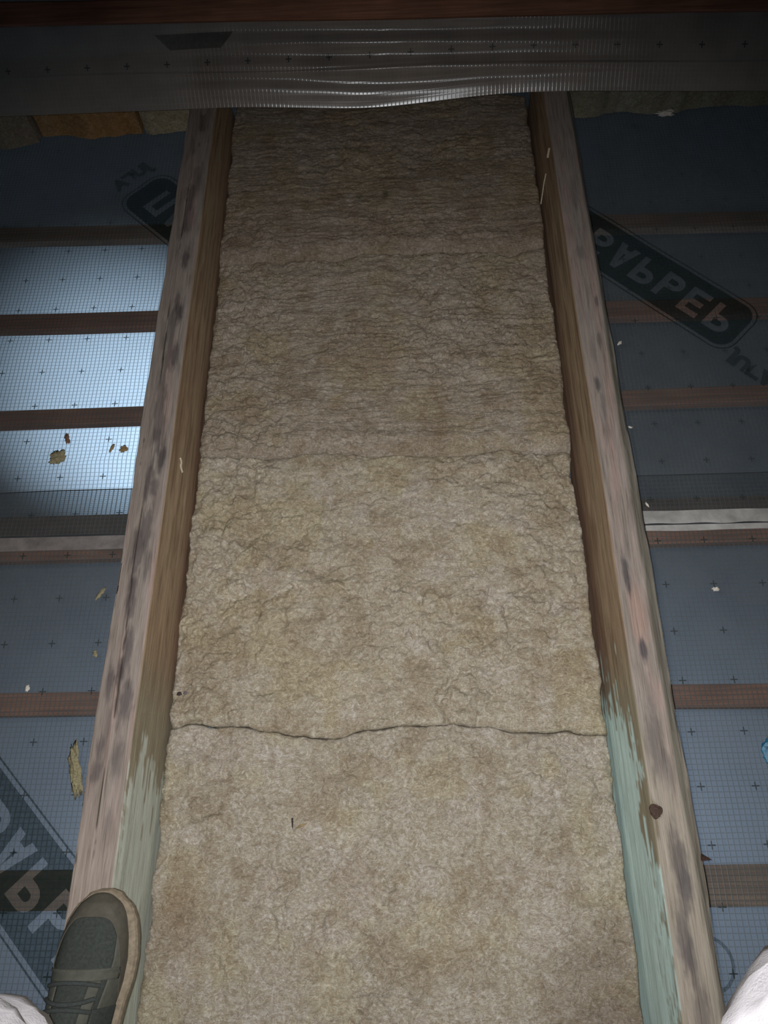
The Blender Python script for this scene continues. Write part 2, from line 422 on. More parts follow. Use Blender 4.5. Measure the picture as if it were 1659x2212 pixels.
def glyph(ch, w=0.060, h=0.088, t=0.0175):
    """outlines of a bold block letter, upright, corner at the origin"""
    r = 0.30 * h
    def arc(cx, cy, rr, a0, a1, n=8): return [(cx + rr * math.cos(math.radians(a0 + (a1 - a0) * k / n)), cy + rr * math.sin(math.radians(a0 + (a1 - a0) * k / n))) for k in range(n + 1)]
    if ch == 'П': return [[(0, 0), (0, h), (w, h), (w, 0), (w - t, 0), (w - t, h - t), (t, h - t), (t, 0)]]
    if ch == 'А':
        k = 0.36 * w / h; a = 1.08 * t
        return [[(0, 0), (.36 * w, h), (.64 * w, h), (w, 0), (w - a, 0), (w - a - k * .18 * h, .18 * h), (a + k * .18 * h, .18 * h), (a, 0)],
                [(a + k * .36 * h, .36 * h), (w / 2, .78 * h), (w - a - k * .36 * h, .36 * h)]]
    if ch == 'Р': return [[(0, 0), (0, h)] + arc(w - r, h - r, r, 90, -90) + [(t, h - 2 * r), (t, 0)],
                          [(t, h - t)] + arc(w - r, h - r, r - t, 90, -90) + [(t, h - 2 * r + t)]]
    if ch in 'ЬБ':
        top = [(t, h)] if ch == 'Ь' else [(.92 * w, h), (.92 * w, h - t), (t, h - t)]
        return [[(0, 0), (0, h)] + top + [(t, 2 * r)] + arc(w - r, r, r, 90, -90), [(t, 2 * r - t)] + arc(w - r, r, r - t, 90, -90) + [(t, t)]]
    if ch == 'Е': return [[(0, 0), (0, h), (w * .95, h), (w * .95, h - t), (t, h - t), (t, .5 * h + t / 2), (.85 * w, .5 * h + t / 2), (.85 * w, .5 * h - t / 2), (t, .5 * h - t / 2), (t, t), (w * .95, t), (w * .95, 0)]]
    return [[(w / 2 + w / 2 * math.cos(x * math.pi / 12), h / 2 + h / 2 * math.sin(x * math.pi / 12)) for x in range(24)],
            [(w / 2 + (w / 2 - t) * math.cos(x * math.pi / 12), h / 2 + (h / 2 - t) * math.sin(x * math.pi / 12)) for x in range(24)]]
PITCH = 0.0765
def banner_bm():
    """the print seen from its back: letters flipped top to bottom, end of the band at x = 0, middle line y = 0"""
    n = 10; Lb = n * PITCH + 0.10; hw = 0.089
    cu = bpy.data.curves.new('band', 'CURVE'); cu.dimensions = '2D'
    o = bpy.data.objects.new('band', cu); C.objects.link(o)
    add_poly(cu, rrect(-Lb, 0, -hw, hw, 0.05)); add_poly(cu, rrect(-Lb + .0035, -.0035, -hw + .0035, hw - .0035, 0.0465))
    add_poly(cu, rrect(-Lb + .012, -.012, -hw + .012, hw - .012, 0.040))
    o2 = None
    for i, ch in enumerate('ПАРОБАРЬЕР'):
        ox = -0.073 - (9 - i) * PITCH
        for l in glyph(ch): add_poly(cu, [(x - 0.030 + ox, -(y - 0.044)) for x, y in l])
    bm = curve_to_bm(o); slice_bm(bm, 0.02)
    return bm
def small_text_bm(s, size):
    t = text_polys(s, size); bm = curve_to_bm(t)
    for v in bm.verts: v.co.y = -v.co.y
    slice_bm(bm, 0.02); return bm
def place_print(name, bm, s_end, nmid, parent, ang=-45, zoff=0.003, clip=None, surf=None):
    a = math.radians(ang); d = Vector((math.cos(a), math.sin(a))); nrm = Vector((-d.y, d.x))
    bm = bm.copy()
    for v in bm.verts:
        p = d * (s_end + v.co.x) + nrm * (nmid + v.co.y)
        v.co = (p.x, p.y, 0)
    for co, no in (clip or []):
        bmesh.ops.bisect_plane(bm, geom=list(bm.verts) + list(bm.edges) + list(bm.faces), plane_co=co, plane_no=no, clear_outer=True)
    for v in bm.verts:
        x, y = v.co.x, v.co.y
        if surf: v.co = surf(x, y)
        else: v.co = (x, y, float(film_z(x, y)) + zoff)
    return bm_obj(name, bm, INK2 if name != 'printed_banner' else INK, parent)
BAN = banner_bm()
# s along the reading direction (down and to the right), n across it
place_print('printed_banner', BAN, -0.225, 1.503, far, clip=[((0, 0.84, 0), (0, -1, 0))])
place_print('printed_banner', BAN, -0.925, 0.790, far, clip=[((0, 0.84, 0), (0, -1, 0))])
place_print('printed_banner', BAN, -0.166, -0.479, near, clip=[((0, 0.83, 0), (0, 1, 0)), ((0, -0.75, 0), (0, -1, 0))])
JU = small_text_bm('JUTA', 0.055)
place_print('printed_word', JU, -0.155, 1.425, far, ang=-45)
place_print('printed_word', JU, -0.80, -1.837, far, ang=225)
rg = bpy.data.curves.new('ring', 'CURVE'); rg.dimensions = '2D'; ro = bpy.data.objects.new('ring', rg); C.objects.link(ro)
for r in (0.046, 0.040): add_poly(rg, [(r * math.cos(t * math.pi / 16), r * math.sin(t * math.pi / 16)) for t in range(32)])
rb = curve_to_bm(ro); place_print('printed_ring', rb, 0.556, -0.138, near, ang=0)

# ------------------------------------------------------------------ film going up the roof slope
SA = math.radians(50)
def slope_pt(x, u, off=0.0):
    """u is the distance up the slope from the free edge"""
    x = np.asarray(x, float); u = np.asarray(u, float)
    y0 = 1.806 + 0.010 * np.exp(-((x - 0.3) / 0.25) ** 2) - 0.03 * sstep(0.5, 1.1, x) + 0.006 * (fbm(x * 3, x * 0 + 2, 61, 2) - .5)
    mid = np.exp(-((x - 0.0) / 0.42) ** 2)
    wv = 0.0065 * mid * np.sin((u + 0.010 * np.sin(x * 3.1)) * 2 * math.pi / 0.052 + 0.9 * np.sin(x * 2.0)) * sstep(0.0, 0.05, u) 
    wv = wv + 0.0016 * (fbm(x * 2.3, u * 38, 71, 3) - .5) * 2 + 0.004 * (fbm(x * 5, u * 10, 73, 2) - .5)
    lap = 0.005 * (1 - sstep(0.064, 0.068, u + 0.010 * sstep(0.0, .45, x) - 0.012 * sstep(-.2, -.8, x)))
    curl = 0.014 * np.exp(-(u / 0.016) ** 2)
    droop = -0.022 * np.exp(-(x / 0.26) ** 2) * np.exp(-(u / 0.05) ** 2)
    n = wv + lap + off
    z = 0.012 + u * math.sin(SA) + n * math.cos(SA) - curl * 0.6 + droop
    y = y0 + u * math.cos(SA) - n * math.sin(SA) - curl * 0.3
    return x, y, z
nx, nu = 420, 190
X, Uu = np.meshgrid(np.linspace(-1.75, 1.75, nx), np.linspace(0, 0.62, nu))
Uu = Uu * (0.35 + 0.65 * Uu / 0.62)
px, py, pz = slope_pt(X, Uu)
me = fast_mesh(np.stack([px, py, pz], -1).reshape(-1, 3), grid_faces(nu, nx))
uvl = me.uv_layers.new(name='UVMap'); li = np.empty(len(me.loops), np.int32); me.loops.foreach_get('vertex_index', li)
uvl.data.foreach_set('uv', np.stack([(X + 0.017).ravel(), (Uu - 0.092).ravel()], -1)[li].astype(np.float32).ravel())
top = link('roof_slope_film', me, FILM_TOP, None, True)
tag(top, 'wrinkled grey-brown plastic film rising up the roof slope over the far joist ends', 'plastic film')
def plain_band():
    cu = bpy.data.curves.new('band', 'CURVE'); o = bpy.data.objects.new('band', cu); C.objects.link(o); cu.dimensions = '2D'
    add_poly(cu, rrect(-0.9, 0, -0.089, 0.089, 0.05)); bm = curve_to_bm(o); slice_bm(bm, 0.02); return bm
PLB = plain_band()
def slope_print(bm, s_end, nmid, clip):
    return place_print('printed_patch', bm, s_end, nmid, top, clip=clip,
                       surf=lambda x, u: tuple(float(t) for t in slope_pt(x, u, 0.002)))
slope_print(PLB, -0.36, -0.19, [((0, 0.122, 0), (0, -1, 0)), ((0, 0.156, 0), (0, 1, 0)), ((-0.60, 0, 0), (-1, 0, 0)), ((-0.35, 0, 0), (1, 0, 0))])
slope_print(PLB, 0.24, 0.52, [((0, 0.152, 0), (0, -1, 0)), ((0, 0.19, 0), (0, 1, 0)), ((0.30, 0, 0), (-1, 0, 0)), ((0.60, 0, 0), (1, 0, 0))])

# purlin over the slope film
pv = []; nx = 60
for i, x in enumerate(np.linspace(-1.7, 1.7, nx)):
    _, y, z = slope_pt(x, 0.178 - 0.010 * x); y = float(y); z = float(z)
    y = 1.806 + (0.163 - 0.022 * x) * math.cos(SA); z = 0.012 + (0.163 - 0.022 * x) * math.sin(SA)
    nv = Vector((0, -math.sin(SA), math.cos(SA))); uvv = Vector((0, math.cos(SA), math.sin(SA)))
    for a, b in ((0, 0.012), (0, 0.036), (0.003, 0.039), (0.047, 0.039), (0.05, 0.036), (0.05, 0.012)):
        p = Vector((x, y, z)) + uvv * (a + 0.003 * float(vnoise(x * 3, a * 90, 5))) + nv * b; pv.append(p)
fs = grid_faces(nx, 6, 0, True).tolist() + [list(range(6)), [(nx - 1) * 6 + k for k in range(6)][::-1]]
pl = link('roof_purlin', mesh_from(pv, fs), PURLIN)
tag(pl, 'dark brown roof purlin across the slope film at the very top of the picture', 'roof batten')

# ------------------------------------------------------------------ joists
def blob(X, Y, cx, cy, rx, ry, seed=0, soft=0.5):
    wob = 0.5 * (fbm(X * 260, Y * 70, seed, 3) - .5) * 2 + 0.3 * (fbm(X * 90, Y * 45, seed + 5, 3) - .5) * 2
    d = np.sqrt(((X - cx) / rx) ** 2 + ((Y - cy) / ry) ** 2) + wob * 0.7
    return 1 - sstep(1 - soft, 1 + soft, d)
def lerp(a, b, t): return a + (np.asarray(b) - a) * t[..., None]
def joist(side, label):
    s = side; xi, xo = 0.4245 * s, 0.4945 * s         # inner and outer edge
    ny = 900; Ys = np.linspace(-0.75, 1.99, ny)
    prof = []                                          # (t across 0 inner .. 1 outer, depth, face id)
    for d in np.linspace(0.246, 0.004, 40): prof.append((0.0, d, 0))
    for t in np.linspace(0.015, 0.985, 34): prof.append((t, 0.0, 1))
    for d in (0.004, 0.03, 0.1, 0.246): prof.append((1.0, d, 2))
    T = np.array([p[0] for p in prof]); D = np.array([p[1] for p in prof]); Fi = np.array([p[2] for p in prof])
    T, Yg = np.meshgrid(T, Ys); D, _ = np.meshgrid(D, Ys); Fi, _ = np.meshgrid(Fi, Ys)
    X = xi + (xo - xi) * T
    # surface shape
    bow = 0.0025 * np.sin(Yg * 1.7 + s) + 0.002 * (fbm(Yg * 3, Yg * 0 + s, 5, 2) - .5)
    Z = -D.copy(); Xd = X + bow
    Xd += np.where(Fi == 0, (fbm(D * 30 + 4, Yg * 3.0, 15 + s, 3) - .5) * 0.004 - s * 0.0, 0)
    ow = 0.0065 * (fbm(Yg * 9, Yg * 0 + 3, 25 + s, 4) - .62) * (T > 0.93)
    Xd += s * ow
    Z += np.where(Fi == 1, 0.0016 * (fbm(T * 9, Yg * 5, 35 + s, 3) - .5), 0)
    if s > 0:   # waney outer edge, widest in the middle
        wl = 0.66 + 0.16 * sstep(0.5, 1.5, Yg) + 0.06 * (fbm(Yg * 6, Yg * 0, 77, 3) - .5) + 0.08 * sstep(.3, -.1, Yg)
        wane = sstep(0, 1, (T - wl) / (1.0001 - wl)) * (T > wl)
        Z -= wane * 0.012 * (Fi == 1); Z -= 0.012 * ((Fi == 2) & (D < 0.01))
    else:
        wl = 0.60 + 0.10 * (fbm(Yg * 5, Yg * 0, 78, 3) - .5)
        wane = sstep(-0.03, 0.03, T - wl)
        Z -= 0.0015 * wane * (Fi == 1)
    crack = np.zeros_like(X)
    if s < 0:
        for cy0, cy1, t0, t1, wd in ((0.93, 1.19, 0.60, 0.66, 1.2), (0.72, 0.86, 0.84, 0.86, 0.8), (0.44, 0.70, 0.58, 0.62, 1.0), (0.22, 0.47, 0.50, 0.55, 0.9), (1.25, 1.6, 0.62, 0.58, 0.6), (0.02, 0.2, 0.55, 0.58, 0.6), (0.30, 0.36, 0.66, 0.64, 1.0)):
            tt = t0 + (t1 - t0) * (Yg - cy0) / (cy1 - cy0) + 0.03 * (fbm(Yg * 22, Yg * 0, int(cy0 * 50), 3) - .5)
            inside = sstep(cy0, cy0 + .05, Yg) * (1 - sstep(cy1 - .05, cy1, Yg))
            wv = 0.022 * wd * (0.3 + 1.1 * fbm(Yg * 30, Yg * 0 + 5, 9, 3)) * inside + 1e-4
            crack = np.maximum(crack, (1 - sstep(0.5, 1.0, np.abs(T - tt) / wv)) * inside)
        crack *= (Fi == 1)
        Z -= 0.004 * crack
    kn = None
    if s > 0:
        kd = np.hypot(X - 0.431, (Yg - 0.095) * 0.8); Z += 0.003 * (1 - sstep(0.003, 0.011, kd)) * (Fi == 1)
        Xd -= 0.002 * (1 - sstep(0.003, 0.012, np.hypot(D - 0.004, Yg - 0.095))) * (Fi == 0)
    # colours --------------------------------------------------
    n1 = fbm(T * 5, Yg * 4, 101 + s, 4); n2 = fbm(T * 3 + 5, Yg * 9, 111 + s, 4); st = fbm(T * 34, Yg * 7, 121 + s, 3)
    topc = np.zeros(X.shape + (3,)) + np.array([0.235, 0.205, 0.185])
    topc = lerp(topc, [0.27, 0.20, 0.18], sstep(0.45, 0.75, n1) * 0.8)
    topc = lerp(topc, [0.20, 0.185, 0.165], sstep(0.45, 0.75, n2) * 0.8)
    topc = lerp(topc, [0.165, 0.145, 0.125], sstep(0.52, 0.75, st) * 0.5)
    if s > 0:
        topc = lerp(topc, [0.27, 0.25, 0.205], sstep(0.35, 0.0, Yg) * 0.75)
        gw = sstep(0.0, 0.05, T - wl)
        topc = lerp(topc, [0.175, 0.17, 0.140], gw * (0.85 - 0.55 * sstep(0.25, -0.05, Yg)))
        topc = lerp(topc, [0.09, 0.08, 0.065], gw * sstep(0.55, 0.68, fbm(T * 14, Yg * 11, 140, 3)) * 0.6)
        topc = lerp(topc, [0.30, 0.20, 0.165], blob(X, Yg, 0.452, 0.42, 0.014, 0.06, 3) * 0.6)
        for (cx, cy, rx, ry, k) in ((.441, .495, .006, .034, .9), (.452, .357, .006, .020, .95), (.444, .912, .0055, .017, .8), (.448, .86, .004, .03, .45), (.449, .80, .006, .02, .3),
                                    (.448, .20, .013, .055, .55), (.462, .16, .010, .03, .4), (.455, .012, .012, .055, .75), (.459, -.010, .008, .022, .6), (.444, -.082, .011, .045, .7), (.450, -.11, .008, .03, .5), (.455, -.18, .012, .04, .55),
                                    (.452, .28, .005, .03, .35), (.446, 1.0, .006, .03, .3), (.462, 1.02, .004, .02, .6), (.47, 1.13, .004, .015, .7), (.452, 1.27, .01, .02, .35), (.47, .62, .004, .03, .3), (.449, .55, .006, .03, .25), (.46, 1.45, .01, .04, .3)):
            topc = lerp(topc, [0.075, 0.068, 0.072], blob(X, Yg, cx, cy, rx, ry, int(cy * 90) + 5) * k)
        kk = 1 - sstep(0.006, 0.0095, kd + 0.004 * (fbm(X * 400, Yg * 300, 5, 2) - .5))
        topc = lerp(topc, [0.060, 0.030, 0.020], kk * 0.95)
        kt = (1 - sstep(0.5, 1, np.abs(X - 0.4285) / 0.0035)) * (1 - sstep(0.02, 0.035, np.abs(Yg - 0.083)))
        topc = lerp(topc, [0.14, 0.115, 0.075], kt * 0.8)
    else:
        topc = lerp(topc, [0.205, 0.175, 0.155], wane * 0.7)
        band = np.exp(-((T - 0.45) / 0.30) ** 2)
        dk = sstep(0.52, 0.66, fbm(T * 4.5, Yg * 12 + 8, 150, 4)) * (sstep(0.0, 0.3, Yg) * 0.8 + 0.15)
        topc = lerp(topc, [0.085, 0.072, 0.068], dk * band * 0.75)
        for (cx, cy, rx, ry, k) in ((-.449, 1.29, .008, .03, .8), (-.445, 1.134, .009, .026, .95), (-.442, 1.02, .007, .034, .8), (-.459, .821, .008, .02, .6), (-.441, .767, .008, .030, .95), (-.448, .70, .009, .02, .7),
                                    (-.462, .715, .006, .04, .8), (-.452, .61, .010, .05, .7), (-.464, .57, .009, .05, .8), (-.441, .54, .007, .03, .5), (-.463, .48, .007, .04, .85), (-.452, .38, .008, .035, .7), (-.461, .334, .006, .022, .95),
                                    (-.477, .316, .006, .030, .8), (-.444, .286, .011, .035, .75), (-.477, .208, .007, .02, .7), (-.478, .167, .008, .02, .7), (-.444, .186, .009, .030, .6), (-.446, .075, .010, .03, .55), (-.441, .004, .008, .01, .5), (-.455, 1.42, .012, .05, .5), (-.448, 1.55, .012, .05, .5)):
            topc = lerp(topc, [0.070, 0.060, 0.062], blob(X, Yg, cx, cy, rx, ry, int(cy * 70) + 9) * k)
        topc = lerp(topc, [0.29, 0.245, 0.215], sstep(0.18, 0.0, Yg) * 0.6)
        topc = lerp(topc, [0.03, 0.02, 0.015], crack)
    ni = fbm(D * 16, Yg * 5, 201 + s, 4); si = fbm(D * 120, Yg * 8, 211 + s, 3)
    inc = np.zeros(X.shape + (3,)) + np.array([0.34, 0.25, 0.165])
    inc = lerp(inc, [0.38, 0.30, 0.20], sstep(0.4, 0.7, ni) * 0.8)
    inc = lerp(inc, [0.19, 0.125, 0.08], sstep(0.5, 0.75, si) * 0.7)
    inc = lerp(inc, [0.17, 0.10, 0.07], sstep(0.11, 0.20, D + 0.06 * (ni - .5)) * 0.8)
    # old mint paint, worn off in flakes along the grain
    fl = 0.6 * fbm(D * 300 + 3, Yg * 13, 231 + s, 3) + 0.4 * fbm(D * 40 + 3, Yg * 16, 261 + s, 3)
    if s > 0:
        cov = sstep(0.36, 0.12, Yg - 0.5 * (D - 0.05)) + 0.9 * sstep(0.05, 0.14, D) * sstep(0.30, 0.1, Yg) - 0.35 * sstep(0.03, 0.0, D)
        cov = cov - 0.30 * sstep(0.055, 0.02, D) * sstep(-0.25, 0.1, Yg) - 0.8 * np.exp(-(((D - 0.03) / 0.035) ** 2 + ((Yg - 0.085) / 0.055) ** 2)) - 0.35 * np.exp(-(((D - 0.04) / 0.02) ** 2 + ((Yg + 0.05) / 0.03) ** 2))
        mint = [0.56, 0.76, 0.74]
    else:
        cov = 1.25 * sstep(0.33, 0.02, Yg) + 0.25 * sstep(0.12, 0.0, D) * sstep(.3, .0, Yg) - 0.15
        mint = [0.56, 0.63, 0.57]
    dash = sstep(0.60, 0.68, fbm(D * 420, Yg * 55, 241 + s, 2)) * sstep(0.12, 0.02, D) * (0.25 + 0.75 * sstep(0.5, 0.62, fbm(D * 9, Yg * 9, 251, 2)))
    pm = sstep(0.0, 0.14, cov - 0.25 - 2.2 * (fl - 0.40) - 2.0 * sstep(0.40, 0.50, Yg)) * (1 - 0.8 * dash)
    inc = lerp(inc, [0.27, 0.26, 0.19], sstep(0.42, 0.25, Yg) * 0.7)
    inc = lerp(inc, mint, pm * (0.92 if s > 0 else 0.75))
    if s > 0:
        kk = 1 - sstep(0.004, 0.009, np.hypot(D, Yg - 0.095)); inc = lerp(inc, [0.06, 0.03, 0.02], kk)
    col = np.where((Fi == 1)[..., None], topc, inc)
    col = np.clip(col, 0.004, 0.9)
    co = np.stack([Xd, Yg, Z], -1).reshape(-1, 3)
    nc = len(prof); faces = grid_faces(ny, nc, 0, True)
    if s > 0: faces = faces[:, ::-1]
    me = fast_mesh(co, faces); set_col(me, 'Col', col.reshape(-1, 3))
    bm = bmesh.new(); bm.from_mesh(me)
    bm.verts.ensure_lookup_table()
    bm.faces.new([bm.verts[k] for k in range(nc)]); bm.faces.new([bm.verts[(ny - 1) * nc + k] for k in range(nc)][::-1])
    bmesh.ops.recalc_face_normals(bm, faces=list(bm.faces)); bm.to_mesh(me); bm.free()
    o = link('floor_joist', me, JOIST, None, False)
    return tag(o, label, 'joist', 'joists either side of the mineral wool')
jl = joist(-1, 'left wooden joist, cracked and dark-stained, with the shoe standing on it')
jr = joist(1, 'right wooden joist with round brown knot and peeling mint green paint')
# knot ring on the right joist
KN = plain('dark_knot', (0.045, 0.026, 0.019), 0.6, 0.5, 400, 0.002)
bm = bmesh.new()
bmesh.ops.create_uvsphere(bm, u_segments=28, v_segments=14, radius=1.0)
for v in bm.verts:
    a = math.atan2(v.co.y, v.co.x); r = 1 + 0.12 * math.sin(3 * a + 1) + 0.10 * mnoise.noise(v.co * 2.3)
    rr = math.hypot(v.co.x, v.co.y); gr = 0.22 * math.sin(rr * 15)
    v.co = Vector((v.co.x * r * 0.0098, v.co.y * r * 0.0108, v.co.z * 0.0028 + (gr * 0.0022 if v.co.z > 0 else 0)))
kn = bm_obj('knot', bm, KN, jr, True); kn.location = (0.4325, 0.095, 0.0015)
# splinter on the outer edge of the right joist
bm = bmesh.new()
vs = [bm.verts.new(p) for p in ((0.494, 0.022, -0.012), (0.496, 0.034, -0.011), (0.511, 0.024, -0.008), (0.495, 0.028, -0.006))]
for f in ((0, 1, 3), (1, 2, 3), (2, 0, 3), (0, 2, 1)): bm.faces.new([vs[i] for i in f])
bm_obj('splinter', bm, KN, jr)

# ------------------------------------------------------------------ mineral wool batts
def wool_batt(y0, y1, seed, crumple, layer, tone, label, zt=-0.177, edge_front=0.02, edge_back=0.014, xl=-0.426, xr=0.420, name='mineral_wool_batt', lip=0.0, thick=0.070, step=0.0024, whit=0.3):
    W = xr - xl; nx = int(W / step); ny = int((y1 - y0) / step)
    ux = np.linspace(0, 1, nx); uy = np.linspace(0, 1, ny)
    A, B = np.meshgrid(ux, uy); X = xl + A * W; Y = y0 + B * (y1 - y0)
    wx = X + 0.030 * (fbm(X * 9, Y * 9, seed + 1, 3) - .5) + 0.010 * (fbm(X * 40, Y * 40, seed + 2, 2) - .5)
    wy = Y + 0.030 * (fbm(X * 9 + 50, Y * 9, seed + 3, 3) - .5) + 0.010 * (fbm(X * 40 + 9, Y * 40, seed + 4, 2) - .5)
    H = 0.016 * (fbm(X * 5, Y * 5, seed + 5, 3) - .5)
    d1, d2, idv = worley(wx * 24, wy * 30, seed + 6)
    e1, e2, ide = worley(wx * 62, wy * 78, seed + 7)
    g1, g2, _ = worley(wx * 150, wy * 185, seed + 8)
    mod = sstep(0.32, 0.68, fbm(X * 6 + 3, Y * 6, seed + 9, 2))
    cr = crumple * (0.45 + 0.75 * mod)
    def bil(a, f, sd): return np.abs(2 * vnoise(a[0] * f, a[1] * f * 1.15, sd) - 1)
    w2x = X + 0.022 * (fbm(X * 30, Y * 30, seed + 41, 2) - .5) + 0.012 * (fbm(X * 75, Y * 75, seed + 43, 2) - .5)
    w2y = Y + 0.022 * (fbm(X * 30 + 9, Y * 30, seed + 42, 2) - .5) + 0.012 * (fbm(X * 75 + 9, Y * 75, seed + 44, 2) - .5)
    P = (w2x, w2y)
    H += cr * (0.007 * (idv - .5) * sstep(0.0, 0.12, d2 - d1) + 0.0085 * bil(P, 22, seed + 51) ** 0.7 + 0.0062 * bil(P, 47, seed + 52) ** 0.8 + 0.0040 * bil(P, 95, seed + 53) + 0.0022 * bil(P, 180, seed + 54) - 0.010)
    ridg = 1 - np.abs(fbm(wx * 13, wy * 13, seed + 21, 3) - .5) * 9
    H -= cr * 0.004 * np.clip(ridg, 0, 1)
    H += layer * 0.0032 * (fbm(wx * 9, wy * 150, seed + 10, 3) - .5) * 2
    H += layer * 0.0022 * (fbm(wx * 5, wy * 40, seed + 14, 2) - .5) * 2
    # soft rolled edges
    rag = 0.5 + fbm(X * 26, Y * 26, seed + 11, 3)
    dl = np.minimum(X - xl, xr - X) / (0.014 * rag); df = (Y - y0) / (edge_front * rag); db = (y1 - Y) / (edge_back * rag)
    for dd, k in ((dl, 0.014), (df, edge_front * 0.6), (db, 0.006)):
        t = np.clip(dd, 0, 1); H -= k * (1 - np.sqrt(np.clip(1 - (1 - t) ** 2, 0, 1))) * 0.9
    H += 0.007 * np.exp(-((Y - y0 - 0.035) / 0.025) ** 2) * (fbm(X * 9, Y * 4, seed + 12, 2))
    Z = zt + H
    bx = 0.016 * (fbm(Y * 16, Y * 0 + 1, seed + 12, 4) - .35); bx2 = 0.015 * (fbm(Y * 16, Y * 0 + 8, seed + 13, 4) - .35)
    Xs = X + np.clip(bx, 0, 1) * (1 - A) ** 8 - np.clip(bx2, 0, 1) * A ** 8 + 0.0
    by = 0.055 * (fbm(X * 7, X * 0 + 4, seed + 15 + 100, 4) - .5); Ys = Y + by * (1 - B) ** 6 - lip * (0.5 + fbm(X * 40, X * 0, seed + 61, 3)) * (1 - B) ** 40
    by2 = 0.055 * (fbm(X * 7, X * 0 + 4, seed + 15, 4) - .5); Ys = Ys + by2 * B ** 6
    top_ = np.stack([Xs, Ys, Z], -1)
    # skirts down to the film
    ring_idx = np.concatenate([np.arange(nx), np.arange(1, ny) * nx + nx - 1, (ny - 1) * nx + np.arange(nx - 2, -1, -1), np.arange(ny - 2, 0, -1) * nx])
    pts = top_.reshape(-1, 3); ring = pts[ring_idx]
    allv = [pts]; nr = len(ring_idx); faces = [grid_faces(ny, nx)]
    prev = ring_idx; base = len(pts); zb = zt - thick
    jit = 0.004 * (fbm(ring[:, 0] * 50 + ring[:, 1] * 50, ring[:, 1] * 30, seed + 16, 3) - .5)
    for k in range(1, 6):
        r = ring.copy(); t = k / 5; r[:, 2] = ring[:, 2] * (1 - t) + zb * t
        r[:, 1] += np.where(np.abs(Ys.reshape(-1)[ring_idx] - ring[:, 1]) < 1e-9, 1, 0) * (Y.reshape(-1)[ring_idx] < y0 + 1e-6) * lip * min(1, k * 0.6)
        r[:, 0] += jit * math.sin(t * 9) ; r[:, 1] += jit * math.cos(t * 7)
        allv.append(r); cur = base + np.arange(nr); nxt = np.roll(np.arange(nr), -1)
        faces.append(np.stack([prev, cur, cur[nxt], prev[nxt]], -1)); prev = cur; base += nr
    V = np.concatenate(allv); Fc = np.concatenate(faces)
    me = fast_mesh(V, Fc)
    # colour: tone with yellowish, brownish and dusty pale patches
    x, y = V[:, 0], V[:, 1]
    col = np.zeros((len(V), 3)) + np.array(tone)
    p1 = fbm(x * 11, y * 11, seed + 31, 4); p2 = fbm(x * 16 + 4, y * 16, seed + 32, 4); p3 = fbm(x * 14 + 9, y * 14 + 2, seed + 33, 4)
    col = lerp(col, np.array(tone) * [0.98, 0.96, 0.82], sstep(0.50, 0.66, p1) * 0.7)
    col = lerp(col, np.array(tone) * [0.76, 0.70, 0.62], sstep(0.50, 0.70, p2) * 0.6)
    col = lerp(col, np.array([0.52, 0.49, 0.46]), sstep(0.56, 0.74, p3) * whit)
    if seed == 400:   # dirty grey corner beside the right joist, brown stain by the shoe
        col = lerp(col, [0.22, 0.18, 0.145], sstep(0.12, 0.0, np.hypot((x - 0.40) * 0.8, (y + 0.25) * 0.7) - 0.03 + 0.1 * (p1 - .5)) * 0.75)
        col = lerp(col, [0.28, 0.215, 0.15], sstep(0.06, 0.0, np.hypot(x + 0.37, (y + 0.05) * 0.6) - 0.01 + 0.1 * (p2 - .5)) * 0.7)
    if seed == 100:
        col = lerp(col, [0.10, 0.095, 0.07], sstep(0.02, 0.005, np.hypot(x - 0.01, (y - 1.66) * 0.8) + 0.03 * (p2 - .5)) * 0.7)
        col = lerp(col, [0.10, 0.11, 0.06], sstep(0.015, 0.002, np.hypot(x + 0.06, (y - 1.65) * 0.8) + 0.02 * (p3 - .5)) * 0.6)
    set_col(me, 'Col', col)
    la = me.attributes.new('layer', 'FLOAT', 'POINT'); la.data.foreach_set('value', np.full(len(V), layer * 0.9 + 0.05, np.float32))
    o = link(name, me, WOOL, None, True)
    return o
WG = 'mineral wool batts between the joists'
b1 = wool_batt(1.451, 2.05, 100, 0.55, 0.75, (0.32, 0.275, 0.225), '', edge_front=0.055, whit=0.12, lip=0.004, zt=-0.163, thick=0.085)  # tone darkened and browned for distance and angle to the flash
tag(b1, 'farthest brown mineral wool batt, tucked under the sloping film', 'insulation batt', WG)
b2 = wool_batt(0.868, 1.4445, 200, 0.75, 0.85, (0.355, 0.315, 0.26), '', edge_front=0.045, whit=0.2, lip=0.004, zt=-0.170, thick=0.078)  # flash falloff put into this tone too, more weakly
tag(b2, 'second mineral wool batt from the sloping film, brown with fine layered ridges', 'insulation batt', WG)
b3 = wool_batt(0.2660, 0.861, 300, 0.95, 0.25, (0.43, 0.395, 0.325), '', edge_front=0.016, whit=0.34, lip=0.005)
tag(b3, 'beige crumpled mineral wool batt in the middle, with two dark specks at its lower left', 'insulation batt', WG)
b4 = wool_batt(-0.34, 0.2590, 400, 0.80, 0.10, (0.425, 0.395, 0.335), '', edge_front=0.02, whit=0.35, zt=-0.1815)
tag(b4, 'nearest pale mineral wool batt beside the shoe, between mint painted joist sides', 'insulation batt', WG)

